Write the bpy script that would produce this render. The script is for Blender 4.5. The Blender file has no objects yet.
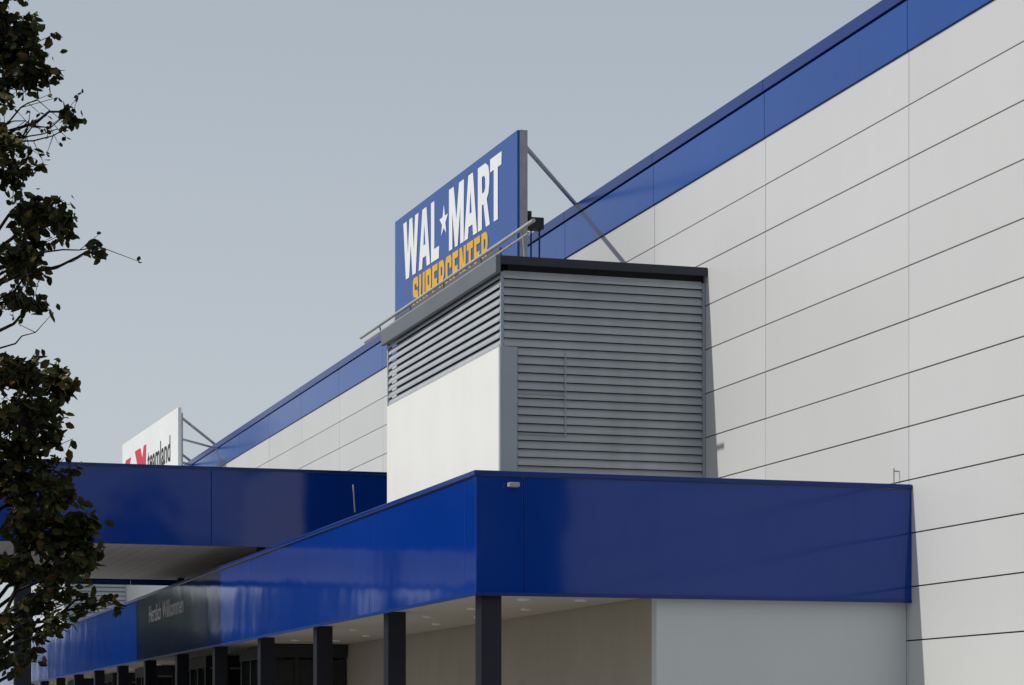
import bpy, bmesh, math, random
from mathutils import Vector, Matrix, noise
random.seed(7)
H=1.6
scene=bpy.context.scene
# ---------------------------------------------------------------- materials
def newmat(name):
    m=bpy.data.materials.new(name); m.use_nodes=True
    nt=m.node_tree; return m,nt,nt.nodes['Principled BSDF']
def paint(name,col,rough=0.5,spec=0.5,var=0.05,island=0.0,nscale=0.6,streak=0.0,bump=0.0,metal=0.0,warp=0.0):
    m,nt,b=newmat(name); N=nt.nodes; L=nt.links
    b.inputs['Roughness'].default_value=rough
    b.inputs['Specular IOR Level'].default_value=spec
    b.inputs['Metallic'].default_value=metal
    tc=N.new('ShaderNodeTexCoord')
    n=N.new('ShaderNodeTexNoise'); n.inputs['Scale'].default_value=nscale; n.inputs['Detail'].default_value=5
    L.new(tc.outputs['Object'],n.inputs['Vector'])
    mr=N.new('ShaderNodeMapRange'); mr.inputs['From Min'].default_value=.3; mr.inputs['From Max'].default_value=.7
    mr.inputs['To Min'].default_value=1-var; mr.inputs['To Max'].default_value=1+var
    L.new(n.outputs['Fac'],mr.inputs['Value'])
    val=mr.outputs['Result']
    if island>0:
        g=N.new('ShaderNodeNewGeometry'); mi=N.new('ShaderNodeMapRange')
        mi.inputs['To Min'].default_value=1-island; mi.inputs['To Max'].default_value=1+island
        L.new(g.outputs['Random Per Island'],mi.inputs['Value'])
        mu=N.new('ShaderNodeMath'); mu.operation='MULTIPLY'
        L.new(val,mu.inputs[0]); L.new(mi.outputs['Result'],mu.inputs[1]); val=mu.outputs[0]
    if streak>0:
        mp=N.new('ShaderNodeMapping'); mp.inputs['Scale'].default_value=(3.5,3.5,0.22)
        L.new(tc.outputs['Object'],mp.inputs['Vector'])
        n2=N.new('ShaderNodeTexNoise'); n2.inputs['Scale'].default_value=1.0; n2.inputs['Detail'].default_value=6
        L.new(mp.outputs[0],n2.inputs['Vector'])
        m2=N.new('ShaderNodeMapRange'); m2.inputs['From Min'].default_value=.35; m2.inputs['From Max'].default_value=.75
        m2.inputs['To Min'].default_value=1; m2.inputs['To Max'].default_value=1-streak
        L.new(n2.outputs['Fac'],m2.inputs['Value'])
        mu=N.new('ShaderNodeMath'); mu.operation='MULTIPLY'
        L.new(val,mu.inputs[0]); L.new(m2.outputs['Result'],mu.inputs[1]); val=mu.outputs[0]
    mx=N.new('ShaderNodeVectorMath'); mx.operation='SCALE'
    mx.inputs[0].default_value=col
    L.new(val,mx.inputs['Scale']); L.new(mx.outputs[0],b.inputs['Base Color'])
    if bump>0:
        bn=N.new('ShaderNodeTexNoise'); bn.inputs['Scale'].default_value=warp if warp>0 else 60; bn.inputs['Detail'].default_value=2
        L.new(tc.outputs['Object'],bn.inputs['Vector'])
        bp=N.new('ShaderNodeBump'); bp.inputs['Strength'].default_value=bump; bp.inputs['Distance'].default_value=0.05
        L.new(bn.outputs['Fac'],bp.inputs['Height']); L.new(bp.outputs[0],b.inputs['Normal'])
    return m
M_panel=paint('wall_panel_paint',(.575,.575,.568),.42,.4,.02,.03,.35,.015)
M_joint=paint('joint_dark',(.025,.025,.03),.8,.2)
M_blue=paint('blue_enamel',(.001,.034,.25),.08,.45,.06,.06,.35,.06,bump=.25,warp=.45)
M_bluewall=paint('blue_enamel_sunlit',(.002,.060,.30),.2,.45,.06,.05,.35,.06,bump=.12,warp=.45)  # fascia blue with sunlight put into the colour, brighter for the parapet
M_bluecap=paint('blue_coping',(.002,.026,.17),.25,.35,.06,.03)
M_bluegrey=paint('blue_enamel_lettered',(.010,.040,.17),.10,.55,.06,.03,.4,.08,bump=.2,warp=.45)
M_white=paint('penthouse_white',(.80,.79,.76),.5,.3,.02,0,.8,.02)
M_grey=paint('louvre_grey',(.39,.41,.43),.45,.4,.06,.06,1.2,.10)
M_greylt=paint('louvre_grey_frame',(.33,.37,.41),.45,.4,.05,0,1.2,.05)
M_dark=paint('louvre_void',(.03,.03,.032),.8,.2)
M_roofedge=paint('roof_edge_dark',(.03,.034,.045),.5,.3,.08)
M_roofedge2=paint('roof_edge_grey',(.12,.135,.15),.5,.4,.08)
M_roof=paint('roof_membrane',(.22,.22,.22),.9,.2,.1)
M_soffit=paint('soffit_cream',(.40,.37,.32),.6,.3,.04,.03,.8,.0)
M_cream=paint('cream_render',(.36,.325,.27),.8,.2,.05,0,1.0,.03)
M_greywall=paint('grey_render',(.56,.59,.60),.8,.2,.04,0,.5,.02)
M_col=paint('column_black',(.010,.011,.02),.35,.35,.1)
M_galv=paint('galvanised',(.33,.34,.35),.45,.5,.12,0,4,.0)
M_galvlt=paint('galvanised_light',(.42,.41,.39),.5,.4,.12,0,4,.0)
M_signblue=paint('sign_blue',(.004,.065,.30),.28,.40,.05,0,.6,.08)
M_signwhite=paint('sign_white',(.80,.80,.80),.5,.3,.03)
M_yellow=paint('sign_yellow',(.75,.42,.03),.5,.3,.04)
M_red=paint('sign_red',(.60,.03,.05),.5,.3,.04)
M_black=paint('sign_black',(.02,.02,.02),.5,.3,.04)
M_glass=paint('shop_glass',(.015,.018,.02),.06,.6,.1)
M_frame=paint('shop_frame',(.02,.02,.025),.4,.4,.1)
M_asph=paint('asphalt',(.055,.055,.058),.9,.2,.2,0,2.0,bump=.3)
M_pave=paint('paving',(.34,.33,.31),.9,.2,.12,0,1.5,bump=.2)
M_kerb=paint('kerb_stone',(.35,.35,.34),.9,.2,.1,.05)
M_line=paint('road_paint',(.7,.7,.68),.7,.2,.1,0,5)
M_bark=paint('bark',(.035,.028,.02),.95,.1,.3,0,8,bump=.6)
M_woods=paint('added_woods_foliage',(.045,.06,.022),.9,.1,.4,.3,.6)
def leafmat():
    m,nt,b=newmat('leaves'); N=nt.nodes;L=nt.links
    g=N.new('ShaderNodeNewGeometry'); r=N.new('ShaderNodeValToRGB')
    e=r.color_ramp.elements
    e[0].color=(.024,.032,.008,1); e[1].color=(.12,.065,.020,1); e[1].position=1
    x=e.new(.45); x.color=(.042,.052,.012,1)
    x=e.new(.75); x.color=(.085,.075,.020,1)
    L.new(g.outputs['Random Per Island'],r.inputs[0]); L.new(r.outputs[0],b.inputs['Base Color'])
    b.inputs['Roughness'].default_value=.6; b.inputs['Specular IOR Level'].default_value=.2
    tr=N.new('ShaderNodeBsdfTranslucent'); mix=N.new('ShaderNodeMixShader'); mix.inputs[0].default_value=.25
    L.new(r.outputs[0],tr.inputs[0]); L.new(b.outputs[0],mix.inputs[1]); L.new(tr.outputs[0],mix.inputs[2])
    L.new(mix.outputs[0],N['Material Output'].inputs[0])
    return m
M_leaf=leafmat()
# ---------------------------------------------------------------- helpers
def empty(name,loc=(0,0,0)):
    o=bpy.data.objects.new(name,None); scene.collection.objects.link(o); o.location=loc; return o
def finish(bm,name,mat,parent,bevel=0.0):
    me=bpy.data.meshes.new(name); bm.normal_update(); bm.to_mesh(me); bm.free()
    me.materials.append(mat); o=bpy.data.objects.new(name,me); scene.collection.objects.link(o)
    if parent: o.parent=parent
    if bevel>0:
        md=o.modifiers.new('b','BEVEL'); md.width=bevel; md.segments=2; md.limit_method='ANGLE'
    return o
def addbox(bm,x0,x1,y0,y1,z0,z1):
    v=[bm.verts.new((x,y,z+H)) for x in (x0,x1) for y in (y0,y1) for z in (z0,z1)]
    for f in ((0,1,3,2),(4,6,7,5),(0,4,5,1),(2,3,7,6),(0,2,6,4),(1,5,7,3)):
        bm.faces.new([v[i] for i in f])
def boxes(name,lst,mat,parent,bevel=0.0):
    bm=bmesh.new()
    for b in lst: addbox(bm,*b)
    bmesh.ops.recalc_face_normals(bm,faces=bm.faces)
    return finish(bm,name,mat,parent,bevel)
def tube(bm,p,q,r0,r1=None,n=8):
    if r1 is None:r1=r0
    p=Vector(p);q=Vector(q);d=(q-p)
    if d.length<1e-6:return
    d.normalize(); a=Vector((0,0,1)) if abs(d.z)<.9 else Vector((1,0,0))
    u=d.cross(a).normalized(); w=d.cross(u)
    A=[];B=[]
    for i in range(n):
        t=2*math.pi*i/n; c=u*math.cos(t)+w*math.sin(t)
        A.append(bm.verts.new(p+c*r0)); B.append(bm.verts.new(q+c*r1))
    for i in range(n):
        bm.faces.new((A[i],A[(i+1)%n],B[(i+1)%n],B[i]))
    bm.faces.new(A[::-1]); bm.faces.new(B)
def up(p): return (p[0],p[1],p[2]+H)
G=-H
W=18.0; PW=6.08; PH=.893
# ---------------------------------------------------------------- building
bld=empty('supermarket_building')
Y0=36.34-PW*3; NP=22; Y1=Y0+PW*NP; ZT=12.48
boxes('wall_core',[(W+.08,W+60,Y0,Y1,G,11.9)],M_joint,bld)
boxes('roof_deck',[(W+.3,W+59.7,Y0+.3,Y1-.3,11.9,12.0)],M_roof,bld)
z_edges=[11.37]; z=10.47
while z>G: z_edges.append(z); z-=PH
z_edges.append(G)
pl=[]
for i in range(NP):
    a=Y0+i*PW; b=a+PW
    for j in range(len(z_edges)-1):
        j1=random.uniform(-.002,.002)
        pl.append((W+j1,W+.08,a+.008,b-.008,z_edges[j+1]+.012,z_edges[j]-.012))
boxes('wall_panels',pl,M_panel,bld)
pl=[]
for i in range(10):
    for j in range(len(z_edges)-1):
        pl.append((W+.1+i*6,W+.1+i*6+5.98,Y0-.08,Y0-.001,z_edges[j+1]+.015,z_edges[j]-.015))
boxes('end_wall_panels',pl,M_panel,bld)
bl=[(W-.03,W+.3,Y0+i*PW+.006,Y0+(i+1)*PW-.006,11.37,12.22) for i in range(NP)]
bl+=[(W+.31,W+60,Y0-.12,Y0+.2,11.37,12.22),(W+.31,W+60,Y1-.2,Y1+.1,11.37,12.22),(W+59.7,W+60.02,Y0+.21,Y1-.21,11.37,12.22)]
boxes('parapet_band',bl,M_bluewall,bld,.01)
boxes('parapet_recess',[(W,W+.28,Y0,Y1,12.22,12.245)],M_joint,bld)
boxes('parapet_coping',[(W-.06,W+.34,Y0+i*PW+.004,Y0+(i+1)*PW-.004,12.245,ZT) for i in range(NP)],M_bluecap,bld,.01)
# ---- lower canopy
CX=10.46; CY=36.23; CZ0=2.17; CZ1=4.05; CYE=150
fs=[]
fs.append((CX,CX+.775,CY,CY+.05,CZ0,CZ1)); fs.append((CX+.785,W-.01,CY,CY+.05,CZ0,CZ1))
fs.append((CX,CX+.05,CY+.055,CY+.66,CZ0,CZ1))
gs=[]
y=CY+.67
while y<CYE:
    bb=(CX,CX+.05,y,y+PW-.012,CZ0,CZ1)
    (gs if 60<y+3<74 else fs).append(bb)
    y+=PW
boxes('canopy_fascia',fs,M_blue,bld,.006)
boxes('canopy_welcome_panel',gs,M_bluegrey,bld,.006)
boxes('canopy_fascia_backing',[(CX+.055,CX+.09,CY+.06,CYE,CZ0+.02,CZ1-.02),(CX+.1,W-.02,CY+.055,CY+.09,CZ0+.02,CZ1-.02)],M_joint,bld)
boxes('canopy_coping',[(CX-.04,W-.01,CY-.04,CY+.2,CZ1+.003,CZ1+.08),(CX-.04,CX+.2,CY+.21,CYE,CZ1+.003,CZ1+.08)],M_bluecap,bld,.01)
boxes('canopy_trim',[(CX-.012,W-.01,CY-.012,CY-.002,CZ0-.01,CZ0+.05),(CX-.012,CX-.002,CY+.0,CYE,CZ0-.01,CZ0+.05)],M_bluecap,bld)
boxes('canopy_roof',[(CX+.1,W-.01,CY+.1,CYE,3.6,3.8)],M_roof,bld)
so=[]
y=CY+.1
while y<CYE:
    so.append((CX+.1,13.50,y,min(y+1.505,CYE),CZ0+.04,CZ0+.1)); y+=1.52
boxes('canopy_soffit',so,M_soffit,bld)
boxes('canopy_soffit_core',[(CX+.11,W-.03,CY+.11,CYE,CZ0+.11,CZ0+.2)],M_joint,bld)
bm=bmesh.new(); y=CY+1.5
while y<CYE:
    for xx in (11.7,12.7):
        tube(bm,(xx,y,CZ0+.015+H),(xx,y,CZ0+.05+H),.10,.10,16)
    y+=3.04
finish(bm,'soffit_downlights',M_signwhite,bld)
cl=[]
y=36.45
while y<CYE:
    cl.append((10.60,10.94,y-.02,y+.32,G+.13,CZ0+.04)); y+=PW
boxes('canopy_columns',cl,M_col,bld,.012)
boxes('entrance_side_wall',[(13.55,W-.01,36.42,36.65,G+.12,CZ0+.10)],M_greywall,bld)
boxes('entrance_wall',[(13.55,13.75,36.66,60.6,G+.12,CZ0+.11)],M_cream,bld)
boxes('shop_glazing',[(13.62,13.70,60.6,CYE,G+.15,CZ0+.11)],M_glass,bld)
fr=[];y=60.6
while y<CYE:
    fr.append((13.55,13.62,y,y+.09,G+.13,CZ0+.04)); y+=1.52
fr.append((13.54,13.61,60.7,CYE,1.0,1.1)); fr.append((13.54,13.61,60.7,CYE,G+.13,G+.4))
boxes('shop_frames',fr,M_frame,bld)
ve=[]; vg=[]
for y in (58.5,68,78,88,98):
    for t in (0,1.3,2.6,3.9):
        ve.append((11.6,11.75,y+t,y+t+.14,G+.13,CZ0-.3))
    for xx in (12.2,12.9):
        ve.append((xx,xx+.1,y-.02,y+.03,G+.13,CZ0-.3))
    ve.append((11.6,13.5,y-.1,y+4.2,CZ0-.3,CZ0+.02)); ve.append((11.76,13.5,y-.03,y+.03,1.0,1.1))
    vg.append((11.66,11.69,y+.15,y+4.0,G+.2,CZ0-.35)); vg.append((11.76,13.5,y+.04,y+.06,G+.2,CZ0-.35))
boxes('vestibule_frames',ve,M_frame,bld)
boxes('vestibule_glass',vg,M_glass,bld)
# ---- high cross canopy
HY0=59.5; HY1=74.0; HX0=-8.0; HZ0=4.67; HZ1=6.58
fh=[]
segs=[W-.02]
for x in (10.3,5.9,1.0,-4.0,HX0): segs.append(x)
for a,b in zip(segs[:-1],segs[1:]):
    fh.append((b+.006,a-.006,HY0,HY0+.05,HZ0,HZ1)); fh.append((b+.006,a-.006,HY1-.05,HY1,HZ0-.12,HZ1))
fh.append((HX0,HX0+.05,HY0+.06,HY1-.06,HZ0,HZ1))
boxes('portal_canopy_fascia',fh,M_blue,bld,.006)
boxes('portal_fascia_backing',[(HX0+.06,W-.03,HY0+.055,HY0+.09,HZ0+.02,HZ1-.01),(HX0+.06,W-.03,HY1-.09,HY1-.055,HZ0+.02,HZ1-.01)],M_joint,bld)
boxes('portal_canopy_coping',[(HX0-.03,W-.02,HY0-.04,HY0+.2,HZ1+.003,HZ1+.07),(HX0-.03,W-.02,HY1-.2,HY1+.04,HZ1+.003,HZ1+.07),(HX0-.03,HX0+.2,HY0+.21,HY1-.21,HZ1+.003,HZ1+.07)],M_bluecap,bld)
boxes('portal_canopy_roof',[(HX0+.1,W-.02,HY0+.1,HY1-.1,6.1,6.2)],M_roof,bld)
so=[];x=HX0+.08
while x<W-.3:
    so.append((x,min(x+.285,W-.03),HY0+.1,HY1-.1,HZ0+.05,HZ0+.09)); x+=.30
M_soffit2=paint('portal_soffit_white',(.62,.59,.54),.6,.3,.04,.03,.8)
boxes('portal_canopy_soffit',so,M_soffit2,bld)
boxes('portal_soffit_core',[(HX0+.09,W-.03,HY0+.1,HY1-.1,HZ0+.1,HZ0+.2)],M_roof,bld)
pc=[]
for (xx,yy) in ((5.55,60.3),(5.55,72.8),(-7,60.3),(-7,72.8)):
    pc.append((xx,xx+.40,yy,yy+.40,G+.12,HZ0+.05))
for (xx,yy) in ((11.6,60.2),(11.6,72.9)):
    pc.append((xx,xx+.2,yy,yy+.2,4.0,HZ0+.05))
boxes('portal_canopy_columns',pc,M_col,bld,.012)
# ---- louvred penthouses
def prof(o,z,h,d): return [(o+d,z+h*.97),(o+.0,z+h*.30),(o+.0,z+h*.04),(o+.010,z+h*.04),(o+.014,z+h*.27),(o+d,z+h*.90)]
def louvre(kind,o,a,b,za,zb,h,bm,d=.055):
    z=za
    while z+h<=zb+1e-4:
        P=prof(o,z,h,d)
        mk=(lambda t,p:(t,p[0],p[1]+H)) if kind=='front' else (lambda t,p:(p[0],t,p[1]+H))
        L=[bm.verts.new(mk(a,p)) for p in P]; R=[bm.verts.new(mk(b,p)) for p in P]
        n=len(P)
        for i in range(n): bm.faces.new((L[i],L[(i+1)%n],R[(i+1)%n],R[i]))
        bm.faces.new(L[::-1]); bm.faces.new(R)
        z+=h
    return z
def penthouse(tag,X,YA,YB,zbase,zmid,ztop,xr):
    P=.168
    boxes(tag+'_core',[(X+.2,xr,YA+.14,YB-.14,zbase,ztop-.06)],M_dark,bld)
    boxes(tag+'_white_wall',[(X,X+.12,YA+.10,YB,zbase,zmid)],M_white,bld)
    boxes(tag+'_corner_post',[(X+.0,X+.36,YA+.0,YA+.095,zbase,zmid)],M_greylt,bld,.006)
    boxes(tag+'_frames',[(xr-.07,xr-.005,YA+.02,YA+.13,zbase,ztop-.3),(X+.0,X+.1,YB-.08,YB-.001,zmid+.003,ztop-.3),
                      (X+.02,X+.08,YA+.02,YA+.08,zmid+.003,ztop-.3)],M_greylt,bld)
    bm=bmesh.new()
    n=int((zmid-zbase)/P)
    zs=zmid+.005-n*P
    z=louvre('front',YA+.01,X+.37,xr-.08,zs,zmid+.01,P,bm)
    louvre('front',YA+.01,X+.085,xr-.08,z,ztop-.12,P,bm)
    louvre('side',X+.01,YA+.085,YB-.085,z,ztop-.22,P,bm)
    bmesh.ops.recalc_face_normals(bm,faces=bm.faces)
    finish(bm,tag+'_louvres',M_grey,bld)
    boxes(tag+'_roof_fascia_side',[(X-.12,X-.02,YA-.10,YB+.12,ztop-.34,ztop)],M_roofedge2,bld,.008)
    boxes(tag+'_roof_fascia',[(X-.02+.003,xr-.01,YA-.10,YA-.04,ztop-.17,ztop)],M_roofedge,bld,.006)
    boxes(tag+'_roof',[(X-.015,xr-.01,YA-.035,YB+.11,ztop-.06,ztop-.01)],M_roof,bld)
penthouse('penthouse',13.63,45.5,54.75,3.8,7.66,9.44,W)
boxes('louvre_seam',[(14.98,15.0,45.492,45.505,5.9,7.6),(14.02,14.98,45.492,45.505,5.94,5.955),(14.02,14.98,45.492,45.505,6.74,6.755)],M_galv,bld)
penthouse('far_penthouse',10.65,95,104,3.8,4.9,7.2,13.1)
boxes('far_penthouse_wall',[(13.12,W-.02,96,104,3.8,6.6)],M_white,bld)
boxes('canopy_camera',[(10.95,11.12,36.04,36.17,3.87,3.94),(11.0,11.05,36.17,36.23,3.89,3.93)],M_galv,bld,.01)
bm=bmesh.new()
tube(bm,up((17.9,36.7,4.45)),up((17.9,36.7,4.05)),.012)
tube(bm,up((17.9,36.7,4.40)),up((18.0,36.7,4.40)),.012)
finish(bm,'wall_fittings',M_galv,bld)
bm=bmesh.new()
tube(bm,(13.95,59.42,5.6+H),(13.9,59.40,6.3+H),.018)
finish(bm,'antenna',M_galvlt,bld)  # slim antenna rod at the front of the portal canopy
def textobj(s,size,mat,M,parent,name,offset=0.0,sx=1.0,align='LEFT',extr=.003,shear=0):
    c=bpy.data.curves.new(name,'FONT'); c.body=s; c.size=size; c.offset=offset; c.extrude=extr; c.align_x=align; c.shear=shear
    c.materials.append(mat); o=bpy.data.objects.new(name,c); scene.collection.objects.link(o)
    o.matrix_world=M@Matrix.Diagonal((sx,1,1,1)); 
    if parent: o.parent=parent
    return o
def frame(origin,dirx):
    d=Vector(dirx).normalized(); zu=Vector((0,0,1)); n=d.cross(zu)
    M=Matrix.Identity(4)
    for i in range(3):
        M[i][0]=d[i];M[i][1]=zu[i];M[i][2]=n[i];M[i][3]=origin[i]
    return M
textobj('Herzlich Willkommen',.68,M_signwhite,frame((CX-.006,71.2,3.28+H),(0,-1,0)),bld,'welcome_lettering',offset=.010,sx=1.06,extr=.001)
# ---------------------------------------------------------------- big sign
sign=empty('rooftop_sign')
A=Vector((14.77,58.50,0)); B=Vector((15.0,48.8,0)); sd=(B-A).normalized(); SL=(B-A).length
FR=frame((A.x,A.y,H),sd)
def sbox(bm,M,x0,x1,y0,y1,z0,z1):
    v=[bm.verts.new(M@Vector((x,y,z))) for x in (x0,x1) for y in (y0,y1) for z in (z0,z1)]
    for f in ((0,1,3,2),(4,6,7,5),(0,4,5,1),(2,3,7,6),(0,2,6,4),(1,5,7,3)):
        bm.faces.new([v[i] for i in f])
def sboxes(name,M,l,mat,parent,bev=0):
    bm=bmesh.new()
    for b in l: sbox(bm,M,*b)
    bmesh.ops.recalc_face_normals(bm,faces=bm.faces)
    return finish(bm,name,mat,parent,bev)
sboxes('board',FR,[(0,SL/2-.004,9.75,12.83,-.05,0),(SL/2+.004,SL,9.75,12.83,-.05,0)],M_signblue,sign,.004)
sboxes('board_frame',FR,[(0.02,SL-.02,12.70,12.80,-.22,-.055),(.02,SL-.02,9.8,9.9,-.22,-.055),(SL-.1,SL+.003,9.75,12.84,-.23,-.052),(0,.1,9.75,12.69,-.22,-.055)]+
       [(t,t+.08,9.9,12.69,-.2,-.055) for t in (2,4,6,8)],M_galv,sign)
def glyph(polys,x,w,y,h,name,mat,M,parent,z=.006):
    c=bpy.data.curves.new(name,'CURVE'); c.dimensions='2D'; c.fill_mode='BOTH'; c.extrude=.003
    for p in polys:
        s=c.splines.new('POLY'); s.points.add(len(p)-1); s.use_cyclic_u=True
        for i,(a,b) in enumerate(p): s.points[i].co=(x+a*w,y+b*h,0,1)
    c.materials.append(mat); o=bpy.data.objects.new(name,c); scene.collection.objects.link(o)
    o.matrix_world=M@Matrix.Translation((0,0,z)); o.parent=parent
gW=[[(0,1),(.21,1),(.30,.38),(.41,1),(.59,1),(.70,.38),(.79,1),(1,1),(.83,0),(.61,0),(.5,.55),(.39,0),(.17,0)]]
gA=[[(0,0),(.33,1),(.67,1),(1,0),(.70,0),(.65,.18),(.35,.18),(.30,0)],[(.41,.38),(.59,.38),(.5,.74)]]
gL=[[(0,0),(0,1),(.40,1),(.40,.2),(1,.2),(1,0)]]
gM=[[(0,0),(0,1),(.31,1),(.5,.42),(.69,1),(1,1),(1,0),(.77,0),(.77,.6),(.59,0),(.41,0),(.23,.6),(.23,0)]]
gR=[[(0,0),(0,1),(.62,1),(.85,.93),(.95,.80),(.95,.64),(.88,.50),(.74,.43),(1,0),(.67,0),(.47,.38),(.34,.38),(.34,0)],[(.34,.82),(.34,.56),(.53,.56),(.62,.62),(.62,.76),(.53,.82)]]
gT=[[(.32,0),(.32,.8),(0,.8),(0,1),(1,1),(1,.8),(.68,.8),(.68,0)]]
def cap(ch):
    if ch=='S': return [[(0,.30),(0,.1),(.15,0),(.85,0),(1,.12),(1,.48),(.85,.6),(.34,.64),(.34,.80),(.68,.80),(.68,.70),(1,.70),(1,.88),(.85,1),(.15,1),(0,.88),(0,.56),(.15,.45),(.66,.40),(.66,.19),(.34,.19),(.34,.30)]]
    if ch=='U': return [[(0,1),(.34,1),(.34,.19),(.66,.19),(.66,1),(1,1),(1,.12),(.85,0),(.15,0),(0,.12)]]
    if ch=='P': return [[(0,0),(0,1),(.82,1),(1,.88),(1,.48),(.82,.36),(.36,.36),(.36,0)],[(.36,.82),(.36,.54),(.64,.54),(.64,.82)]]
    if ch=='E': return [[(0,0),(0,1),(.95,1),(.95,.81),(.38,.81),(.38,.6),(.85,.6),(.85,.41),(.38,.41),(.38,.19),(.95,.19),(.95,0)]]
    if ch=='R': return gR
    if ch=='C': return [[(.15,0),(0,.12),(0,.88),(.15,1),(.85,1),(1,.88),(1,.64),(.66,.64),(.66,.81),(.34,.81),(.34,.19),(.66,.19),(.66,.36),(1,.36),(1,.12),(.85,0)]]
    if ch=='N': return [[(0,0),(0,1),(.33,1),(.69,.45),(.69,1),(1,1),(1,0),(.67,0),(.31,.55),(.31,0)]]
    if ch=='T': return gT
st=[]
for i in range(10):
    r=.5 if i%2==0 else .2; a=math.pi/2+i*math.pi/5; st.append((.5+r*math.cos(a),.5+r*math.sin(a)))
x=.80
for g,w,gap,nm in ((gW,1.34,.03,'W'),(gA,.98,.08,'A'),(gL,.66,.03,'L'),([st],.72,.07,'star'),(gM,1.16,.03,'M'),(gA,.98,.06,'A'),(gR,.88,.02,'R'),(gT,.80,0,'T')):
    if nm=='star': glyph(g,x,w,11.6,.75,'star',M_signwhite,FR,sign)
    else: glyph(g,x,w,11.20,1.42,'letter_'+nm,M_signwhite,FR,sign)
    x+=w+gap
x=1.66
for ch in 'SUPERCENTER':
    glyph(cap(ch),x,.47,10.26,.84,'small_letter_'+ch,M_yellow,FR,sign); x+=.555
textobj('®',.32,M_signwhite,FR@Matrix.Translation((8.35,12.35,.006)),sign,'mark',offset=.004)
bm=bmesh.new()
tube(bm,up((14.2,45.1,10.10)),up((14.2,59.8,10.10)),.04,n=10)
tube(bm,up((14.28,45.7,9.97)),up((14.28,59.7,9.97)),.03,n=10)
finish(bm,'front_rails',M_galvlt,sign)
boxes('walkway_edge',[(14.33,14.39,47.9,56.8,9.48,10.12)],M_roofedge2,sign)
bm=bmesh.new()
for t in range(46,60,3):
    tube(bm,up((14.3,t,9.45 if t<55 else 9.9)),up((14.25,t,10.1)),.02)
tube(bm,up((15.2,48.95,12.55)),up((18.12,54.1,12.52)),.05)
for t in (50.5,53,55.5,58):
    tube(bm,up((15.2,t,9.9)),up((17.95,t,9.55)),.05)
finish(bm,'braces',M_galv,sign)
boxes('control_box',[(15.6,15.95,49.9,50.2,11.0,11.25),(15.66,15.69,49.95,50.0,9.42,11.0),(15.85,15.88,49.95,50.0,9.42,11.0),(15.5,15.7,50.0,50.15,11.25,11.40)],M_roofedge,sign,.01)
# ---------------------------------------------------------------- second sign
sign2=empty('rooftop_sign.001')
A2=Vector((15.57,114.6,0)); B2=Vector((16.0,100.6,0)); L2=(B2-A2).length
F2=frame((A2.x,A2.y,H),(B2-A2))
sboxes('board',F2,[(0,L2,10.9,13.7,-.15,0)],M_signwhite,sign2,.01)
glyph([[(0,0),(0,.7),(.3,1),(.75,1),(.45,.5),(.72,0)]],.2,3.0,11.25,1.6,'swoosh_1',M_red,F2,sign2)
glyph([[(.1,0),(.4,.5),(.15,1),(.6,1),(.75,.7),(.85,1),(1.05,1),(1.0,0),(.8,0),(.7,.35),(.5,0)]],3.0,3.3,11.25,1.75,'swoosh_2',M_red,F2,sign2)
textobj('teamland',1.55,M_black,F2@Matrix.Translation((6.8,11.65,.006)),sign2,'lettering',offset=.025,sx=.98)
bm=bmesh.new()
for t in (100.9,107.5):
    tube(bm,up((16.2,t,13.3)),up((18.3,t+3.5,12.6)),.06); tube(bm,up((16.2,t,12.4)),up((18.1,t+1.5,12.2)),.05)
for t in (100.9,107.5,113):
    tube(bm,up((16.1,t,10.9)),up((18.0,t,10.9)),.08)
    tube(bm,up((16.2,t,10.8)),up((16.2,t,13.5)),.06)
finish(bm,'braces',M_galvlt,sign2)
# ---------------------------------------------------------------- ground
def sheet(name,x0,x1,y0,y1,z,mat,parent=None):
    bm=bmesh.new(); v=[bm.verts.new((x0,y0,z)),bm.verts.new((x1,y0,z)),bm.verts.new((x1,y1,z)),bm.verts.new((x0,y1,z))]
    bm.faces.new(v); return finish(bm,name,mat,parent)
sheet('ground',-1500,1500,-1500,2500,0,M_asph)
sheet('bounce_paving',-10,9.0,25,150,.004,M_pave)  # pale ground out of view, added to bounce light onto the portal soffit
boxes('pavement',[(9.2,W-.05,20,155,G+.001,G+.12)],M_pave,None)
boxes('kerb',[(9.02,9.197,20+i*1.0,20+i*1.0+.985,G+.001,G+.13) for i in range(135)],M_kerb,None,.01)
pr=empty('parking_markings')
bm=bmesh.new()
for i in range(36):
    y=-20+i*2.5
    for (a,b) in ((-22,-17),(-16.9,-12)):
        v=[bm.verts.new(p) for p in ((a,y,.004),(b,y,.004),(b,y+.12,.004),(a,y+.12,.004))]; bm.faces.new(v)
finish(bm,'bay_lines',M_line,pr)
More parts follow.
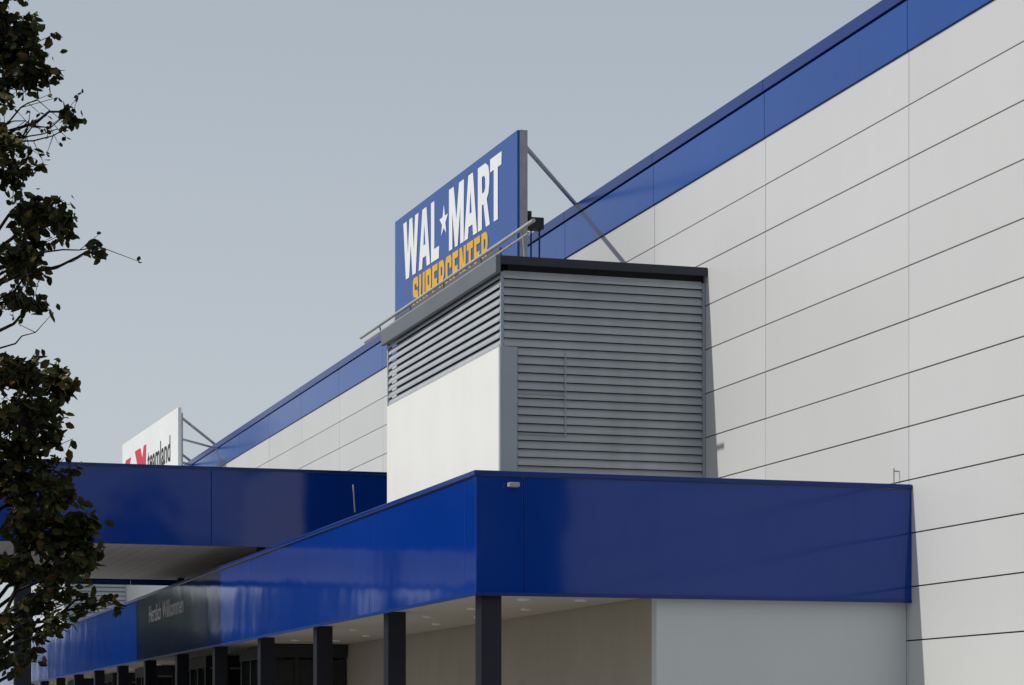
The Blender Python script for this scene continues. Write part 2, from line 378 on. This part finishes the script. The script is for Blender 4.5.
# unseen trees added to darken the fascia reflections (behind the viewpoint and beyond the far end)
rw=random.Random(5)
def icotemplate():
    b=bmesh.new(); bmesh.ops.create_icosphere(b,subdivisions=3,radius=1)
    vs=[v.co.copy() for v in b.verts]; b.verts.index_update(); fc=[[v.index for v in f.verts] for f in b.faces]; b.free(); return vs,fc
IV,IF=icotemplate()
def added_woods(cs,h0,h1):
    V=[];F=[]
    for cx,cy in cs:
        ht=rw.uniform(h0,h1)
        for k in range(7):
            t=rw.random(); r=rw.uniform(2.0,3.4)
            c=Vector((cx+rw.uniform(-2.5,2.5),cy+rw.uniform(-2.5,2.5),2.2+t*(ht-4.5))); o=len(V)
            for v in IV:
                q=v*r; V.append(q*(1+.45*noise.noise(q*.9+c)+.18*noise.noise(q*3+c))+c)
            F+= [[o+i for i in f] for f in IF]
    me=bpy.data.meshes.new('added_reflected_trees'); me.from_pydata([tuple(v) for v in V],[],F); me.materials.append(M_woods)
    o=bpy.data.objects.new('added_reflected_trees',me); scene.collection.objects.link(o); return o
added_woods([(-90+i*5+rw.uniform(-1.5,1.5),-62+rw.uniform(-5,5)) for i in range(46)],15,21)
added_woods([(-4-i*4.5+rw.uniform(-1.5,1.5),205-i*1.2+rw.uniform(-4,4)) for i in range(30)],13,21)
# ---------------------------------------------------------------- tree
tree=empty('broadleaf_tree')
cth,sth=.9565,.2917
TR=Vector((1.43,20.5,0)); RV=Vector((cth,-sth,0)); FV=Vector((sth,cth,0))
def tp(a,dep,z): return TR+RV*a+FV*dep+Vector((0,0,z+H))
bmw=bmesh.new(); bml=bmesh.new()
rnd=random.Random(11)
tk=[tp(0,0,G),tp(.03,0,.3),tp(-.05,.05,2),tp(.02,0,3.6),tp(-.03,-.05,5.2),tp(.03,.02,6.8),tp(0,0,8.2)]
rr=[.17,.14,.12,.10,.075,.045,.02]
for i in range(len(tk)-1): tube(bmw,tk[i],tk[i+1],rr[i],rr[i+1],10)
def trunk_at(z):
    z+=H
    for i in range(len(tk)-1):
        if tk[i].z<=z<=tk[i+1].z:
            t=(z-tk[i].z)/(tk[i+1].z-tk[i].z); return tk[i].lerp(tk[i+1],t)
    return tk[-1] if z>tk[-1].z else tk[0].lerp(tk[1],.5)
def leaf(p,s):
    d=Vector((rnd.gauss(0,1),rnd.gauss(0,1),rnd.gauss(-.5,.7))).normalized()
    n=Vector((rnd.gauss(0,1),rnd.gauss(0,1),rnd.gauss(.4,1)))
    w=d.cross(n)
    if w.length<.01:return
    w.normalize(); n=w.cross(d)
    a=bml.verts.new(p)
    l1=bml.verts.new(p+d*s*.35+w*s*.32+n*s*.08); l2=bml.verts.new(p+d*s*.75+w*s*.24+n*s*.05)
    t=bml.verts.new(p+d*s)
    r1=bml.verts.new(p+d*s*.35-w*s*.32+n*s*.08); r2=bml.verts.new(p+d*s*.75-w*s*.24+n*s*.05)
    bml.faces.new((a,r1,r2,t)); bml.faces.new((a,t,l2,l1))
def wob(p,q,r0,r1,n=5,am=.06):
    prev=p;pr0=r0;pts=[p]
    for i in range(1,n+1):
        t=i/n; c=p.lerp(q,t)+Vector((0,0,.18*math.sin(t*math.pi)*(q-p).length*.5))
        if i<n: c+=Vector([rnd.uniform(-am,am) for _ in range(3)])
        r=r0+(r1-r0)*t; tube(bmw,prev,c,pr0,r,5); prev=c; pr0=r; pts.append(c)
    return pts
def cluster(c,rad,n,droop=.3):
    z=c.z-H; base=trunk_at(z-.35-(c-TR).to_2d().length*.35)
    pts=wob(base,c,.022,.008,6)
    nt=max(3,int(n/11))
    for k in range(nt):
        src=rnd.choice(pts[3:]) if rnd.random()<.4 else c
        v=Vector((rnd.gauss(0,1),rnd.gauss(0,1),rnd.gauss(0,.9))).normalized()*rad*rnd.uniform(.3,1.25)
        e=c+v+Vector((0,0,-droop*rad*rnd.random()))
        tube(bmw,src,e,.005,.0025,4)
        for j in range(11):
            t=rnd.uniform(.35,1.08)
            leaf(src.lerp(e,t)+Vector([rnd.gauss(0,.03) for _ in range(3)]),rnd.uniform(.05,.115))
def C(px,py,rad,n,dep=None):
    a=(px+40)/120; z=(733-py)/120
    return cluster(tp(a,rnd.uniform(-.5,.5) if dep is None else dep,z),rad,n)
L=[(0,5,.30,170),(22,15,.2,130),(30,45,.2,120),(42,72,.18,100),(60,98,.09,45),(12,90,.24,110),
(5,50,.25,140),(0,155,.22,100),(18,172,.22,140),(28,200,.24,170),(52,212,.15,90),(70,226,.11,60),(87,238,.07,25),(18,240,.24,160),(28,265,.16,90),(12,290,.18,90),(32,295,.08,25),(-6,322,.16,40),
(8,365,.2,130),(30,372,.2,150),(52,380,.16,110),(70,380,.10,60),(18,408,.24,160),(45,412,.2,140),(60,436,.13,70),(25,445,.24,150),(5,430,.25,130),
(20,478,.25,150),(48,472,.22,140),(68,492,.18,130),(82,518,.15,110),(55,520,.25,190),(30,520,.25,160),(80,545,.15,110),(92,562,.09,50),(52,560,.22,150),(20,565,.25,140),(66,588,.14,70),(88,597,.09,30),(115,598,.07,16),(35,598,.18,110),(12,620,.22,100),(5,660,.2,60),(45,625,.14,50),(70,620,.10,30),(28,655,.12,25)]
for px,py,r,n in L: C(px,py,r,int(n*1.45))
for px,py in ((62,118),(72,130),(50,128),(30,120),(45,108),(75,262),(40,335),(20,112),(60,130),(95,240)):
    c=tp((px+40)/120,rnd.uniform(-.3,.3),(733-py)/120)
    pts=wob(trunk_at(c.z-H-.5),c,.014,.004,7,.05)
    for k in range(7):
        s=rnd.choice(pts[3:]); e=s+Vector([rnd.gauss(0,.12) for _ in range(3)]); tube(bmw,s,e,.004,.002,4); leaf(e,.06); leaf(e,.05)
for k in range(55):
    z=rnd.uniform(.8,8.2); rad=1.35*math.sin(math.pi*min(1,max(.1,(z-.3)/8.6)))+.25
    a=rnd.uniform(-rad,-.15); dp=rnd.uniform(-rad,rad)*.8
    cluster(tp(a,dp,z),.36,150)
for k in range(14):
    cluster(tp(rnd.uniform(-.6,.8),rnd.uniform(-.6,.6),rnd.uniform(6.5,8.3)),.35,130)
finish(bmw,'trunk_and_limbs',M_bark,tree); finish(bml,'foliage',M_leaf,tree)
# ---------------------------------------------------------------- light
sv=Vector((-1,.15,1.15)).normalized()
el=math.asin(sv.z); az=math.atan2(sv.x,sv.y)
w=bpy.data.worlds.new('World'); scene.world=w; w.use_nodes=True
nt=w.node_tree; bg=nt.nodes['Background']; Lk=nt.links
sky=nt.nodes.new('ShaderNodeTexSky'); sky.sky_type='NISHITA'; sky.sun_disc=False
sky.sun_elevation=el; sky.sun_rotation=az; sky.air_density=1.0; sky.dust_density=2.5; sky.ozone_density=1.0
hs=nt.nodes.new('ShaderNodeHueSaturation'); hs.inputs['Saturation'].default_value=.35
tc=nt.nodes.new('ShaderNodeTexCoord'); sx=nt.nodes.new('ShaderNodeSeparateXYZ')
Lk.new(tc.outputs['Generated'],sx.inputs[0])
rp=nt.nodes.new('ShaderNodeValToRGB'); e=rp.color_ramp.elements
e[0].position=.06; e[0].color=(.575,.63,.675,1); e[1].position=.31; e[1].color=(.42,.485,.56,1)
e2=e.new(.8); e2.color=(.32,.39,.48,1)
Lk.new(sx.outputs['Z'],rp.inputs[0])
sc=nt.nodes.new('ShaderNodeVectorMath'); sc.operation='SCALE'; sc.inputs['Scale'].default_value=10
Lk.new(rp.outputs[0],sc.inputs[0])
mx=nt.nodes.new('ShaderNodeMix'); mx.data_type='RGBA'; mx.inputs['Factor'].default_value=.80
Lk.new(sky.outputs[0],hs.inputs['Color']); Lk.new(hs.outputs[0],mx.inputs['A']); Lk.new(sc.outputs[0],mx.inputs['B'])
Lk.new(mx.outputs['Result'],bg.inputs['Color']); bg.inputs['Strength'].default_value=.1
sl=bpy.data.lights.new('sun','SUN'); sl.energy=3.3; sl.angle=math.radians(.6); sl.color=(1,.965,.91)
so=bpy.data.objects.new('sun',sl); scene.collection.objects.link(so)
so.rotation_euler=(-sv).to_track_quat('-Z','Y').to_euler(); so.location=(-50,0,60)
# ---------------------------------------------------------------- camera
cd=bpy.data.cameras.new('camera'); cam=bpy.data.objects.new('camera',cd); scene.collection.objects.link(cam)
cam.location=(0,0,H); cam.rotation_euler=(math.radians(90),0,-math.asin(sth))
cd.sensor_width=36; cd.lens=2400/1024*36; cd.shift_y=390.5/1024; cd.clip_end=5000
scene.camera=cam
scene.view_settings.view_transform='Standard'; scene.view_settings.look='None'; scene.view_settings.exposure=0
